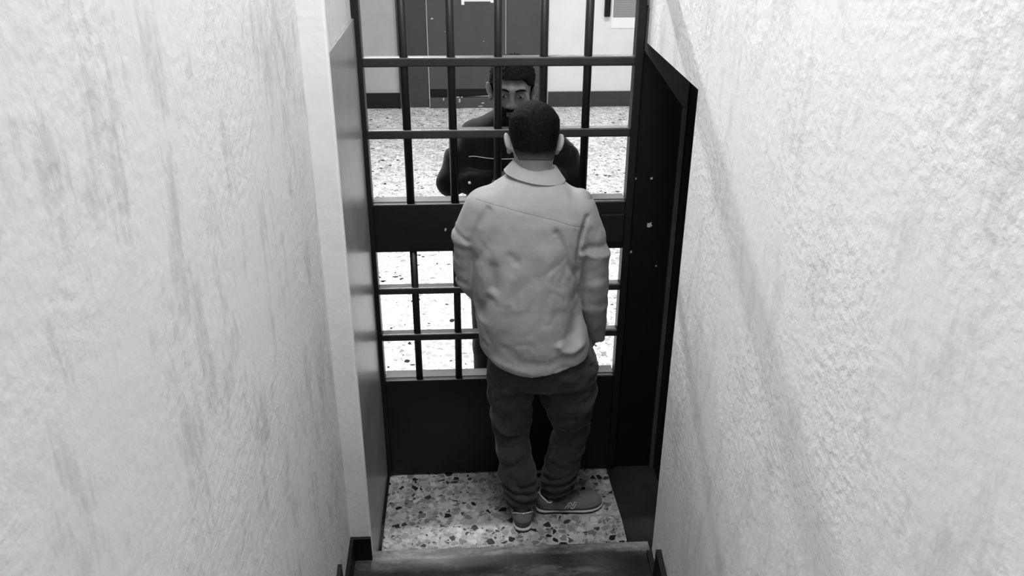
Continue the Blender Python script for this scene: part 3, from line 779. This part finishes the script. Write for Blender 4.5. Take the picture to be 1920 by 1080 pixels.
# trousers
g = Grid((-.12, -.50, .02), (.42, -.10, .90), .0036)
g.loft([(.88, .12, -.30, .168, .120), (.80, .13, -.30, .182, .128), (.72, .142, -.30, .194, .130), (.66, .145, -.295, .192, .122)], .02, 2.2)
LT = [((.045, -.295, .70), .098), ((.032, -.292, .60), .084), ((.033, -.285, .50), .074), ((.030, -.282, .44), .064), ((.042, -.288, .34), .064), ((.056, -.292, .24), .066), ((.068, -.298, .15), .062), ((.076, -.302, .09), .052)]
RT = [((.238, -.29, .68), .105), ((.240, -.28, .58), .100), ((.256, -.262, .48), .080), ((.264, -.255, .41), .066), ((.250, -.25, .31), .066), ((.232, -.245, .22), .066), ((.222, -.24, .15), .061), ((.212, -.235, .09), .048)]
g.chain(LT, .018); g.chain(RT, .018)
def tf(X, Y, Z):
    o = 0*(X+Y+Z); L_ = X < .145; lo_ = np.clip((.24-Z)/.06, 0, 1)
    o = o+lo_*.0055*np.sin((Z+.35*(X-.08)*L_-.5*(X-.22)*(~L_)+.15*Y)*165+1.2*np.sin(X*30))
    al = np.ones_like(X+Y+Z)
    v = lambda pts, d_, w_, mask=al: d_*np.exp(-(pdist(X, Z, pts)/w_)**2)*mask
    o = o-v([(-.04, .50), (-.005, .452), (.05, .448)], .007, .010)+v([(-.03, .445), (.02, .43), (.06, .435)], .008, .010)
    o = o+v([(.10, .64), (.16, .60), (.21, .53), (.30, .52)], .010, .018)-v([(.34, .60), (.29, .52), (.22, .49), (.18, .485)], .009, .014)
    o = o+v([(.19, .44), (.26, .425), (.33, .46)], .007, .010)+v([(.20, .31), (.26, .28), (.31, .29)], .006, .012)
    o = o-v([(.19, .37), (.205, .33), (.18, .28)], .006, .010)+v([(.06, .66), (.02, .60)], .008, .014)
    o = o+v([(-.045, .62), (-.02, .54)], .005, .010)+v([(.11, .62), (.10, .56)], .006, .012)
    return o+rumple(X, Y, Z, 14, 1.1, .006, 2.2)
g.disp(tf)
Z = g.ax[2][None, None, :]; X = g.ax[0][:, None, None]; Y = g.ax[1][None, :, None]
g.D = np.maximum(g.D, np.where(X < .145, .094, .070)-Z+0*Y).astype(np.float32)
g.mesh('trousers', M_trous, man1, smooth=2)
shoe(man1, (.077, -.372), 0.02, (M_shoe, M_shoe_dark), -1)
shoe(man1, (.132, -.238), -math.pi/2+.05, (M_shoe, M_shoe_dark), 1)

# ------------------------------------------------------------------ the man beyond the gate (facing us)
base2 = (.06, .28, 0)
H2 = Frame((.058, .215, 1.588), rotm(-.10, -.03, math.pi-.05))
g = Grid((-.28, .02, .0), (.40, .52, 1.72), .0036)
add_head(g, H2, (.056, .265, 1.42))
g.loft([(1.45, .056, .26, .05, .05), (1.40, .056, .27, .12, .075), (1.33, .056, .28, .155, .09), (1.20, .056, .29, .155, .10), (1.05, .056, .30, .14, .095), (.95, .056, .31, .14, .095), (.85, .056, .32, .15, .10)], .03)
for sx in (-1, 1):
    g.chain([((.056+sx*.085, .32, .84), .075), ((.056+sx*.095, .30, .45), .045), ((.056+sx*.10, .34, .09), .030)], .03)
    g.cone((.056+sx*.10, .34, .07), (.056+sx*.12, .22, .040), .024, .018, .015)
    g.chain([((.056+sx*.16, .27, 1.38), .045), ((.056+sx*.230, .18, 1.240), .034), ((.056+sx*.075, .125, 1.262), .026)], .02)
add_hand(g, (-.01, .128, 1.265), (1, .0, .05), (0, -.3, -1), .45, 1)
add_hand(g, (.122, .128, 1.285), (-1, .0, .0), (0, -.3, -1), .45, -1)
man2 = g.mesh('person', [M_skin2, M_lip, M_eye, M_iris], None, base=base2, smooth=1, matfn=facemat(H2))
tag(man2, 'bearded person in a black jacket leaning on the gate from the corridor side', 'person')
M_hair2 = hairmat('dark_short_hair', .008)
hair_cap(H2, 'hair', M_hair2, man2, top=.014, side=.008, front=.052, nape=-.06, spike=.0035, seed=5)
# beard and eyebrows
g = Grid(H2.c-.15, H2.c+.15, .003)
g.ell(H2.p(0, .030, -.048), (.053, .058, .072), .03, R=H2.R); g.cone(H2.p(-.028, .062, -.098), H2.p(.028, .062, -.098), .017, .017, .02); g.ell(H2.p(0, .074, -.104), (.020, .016, .016), .018, R=H2.R)
g.ell(H2.p(0, .070, -.06), (.030, .02, .02), .015, R=H2.R)
X, Y, Z = g.ax[0][:, None, None], g.ax[1][None, :, None], g.ax[2][None, None, :]
dx, dy, dz = X-H2.c[0], Y-H2.c[1], Z-H2.c[2]
lx, ly, lz = [dx*H2.R[0, i]+dy*H2.R[1, i]+dz*H2.R[2, i] for i in range(3)]
line = -.052+.030*np.clip((np.abs(lx)-.03)/.03, 0, 1)
mouth = 1-np.sqrt((lx/.024)**2+((lz+.071)/.011)**2)
g.D = np.maximum.reduce([g.D-.0045-.0012*np.sin(lx*500)*np.sin(lz*420+ly*300), (lz-line), mouth*.02, -.012-ly+0*lx]).astype(np.float32)
g.mesh('beard', M_hair2, man2, smooth=1)
for sx in (-1, 1):
    m = MB(tuple(man2.location)); m.tube([H2.p(sx*.012, .091, .014), H2.p(sx*.026, .089, .019), H2.p(sx*.042, .080, .017), H2.p(sx*.051, .070, .010)], [.0025, .004, .0035, .0015], 8)
    o = m.build('eyebrow', M_hair2, man2, True); o.location = (0, 0, 0)
# jacket
g = Grid((-.30, .03, .74), (.42, .52, 1.52), .0036)
g.loft([(1.49, .056, .255, .064, .062), (1.465, .056, .262, .108, .078), (1.435, .056, .268, .162, .095), (1.40, .056, .275, .186, .112), (1.30, .056, .28, .180, .125), (1.15, .056, .29, .175, .130), (1.0, .056, .30, .170, .130), (.85, .056, .32, .175, .135), (.78, .056, .32, .175, .135)], .02, 2.3)
for sx in (-1, 1):
    g.chain([((.056+sx*.135, .27, 1.385), .064), ((.056+sx*.200, .23, 1.315), .054), ((.056+sx*.236, .175, 1.238), .047), ((.056+sx*.16, .145, 1.25), .043), ((.056+sx*.085, .128, 1.264+.010*(sx > 0)), .037)], .02)
W2 = [(rng.uniform(-1, 1, 3)*np.array([40, 40, 40]), rng.uniform(0, 6.3)) for _ in range(7)]
g.disp(lambda X, Y, Z: sum(.0013*np.sin(k_[0]*X+k_[1]*Y+k_[2]*Z+p_) for k_, p_ in W2)+.005*np.exp(-((np.abs(X-.056)-.215-.3*(Z-1.30))/.012)**2)*(Z < 1.36))
X, Y, Z = g.ax[0][:, None, None], g.ax[1][None, :, None], g.ax[2][None, None, :]
g.D = np.maximum(g.D, .79-Z).astype(np.float32)
jk = g.mesh('jacket', M_jack, man2, smooth=2)
collar(jk, (.056, .252), (.060, .062), (.075, .074), 1.492, .045, M_jack, (0, -.1), .2, org=base2)
# piping seam across the chest: lies on the cloth
m = MB(base2); xs = np.linspace(-.105, .20, 24)
m.tube([(x, onto(jk, x, 1.335, .06, .25)-.0008, 1.335) for x in xs], .0018, 6)
o = m.build('piping', M_trim, None, True)
o.parent = jk; o.location = (0, 0, 0); o['label'] = 'thin pale piping across the chest'
for bxx, bz in ((-.105, 1.262),):
    m = MB(base2); by = onto(jk, bxx, bz, .06, .25); m.cyl((bxx, by+.002, bz), (bxx, by-.003, bz+.0015), .0055, 12); o = m.build('cuff_button', M_white, None, True); o.parent = jk; o.location = (0, 0, 0)
# trousers and shoes
g = Grid((-.16, .14, .02), (.28, .52, .92), .005)
g.loft([(.90, .056, .32, .155, .115), (.80, .056, .32, .165, .12), (.74, .056, .32, .16, .115)], .02, 2.2)
for sx in (-1, 1): g.chain([((.056+sx*.075, .32, .78), .092), ((.056+sx*.09, .305, .45), .066), ((.056+sx*.10, .335, .09), .055)], .02)
Z = g.ax[2][None, None, :]; g.D = np.maximum(g.D, .05-Z).astype(np.float32)
g.mesh('trousers', M_jeans, man2, smooth=1)
shoe(man2, (-.044, .40), math.pi-.12+.24, (M_shoe_dark, M_sole), -1)
shoe(man2, (.156, .40), math.pi+.12-.24, (M_shoe_dark, M_sole), 1)
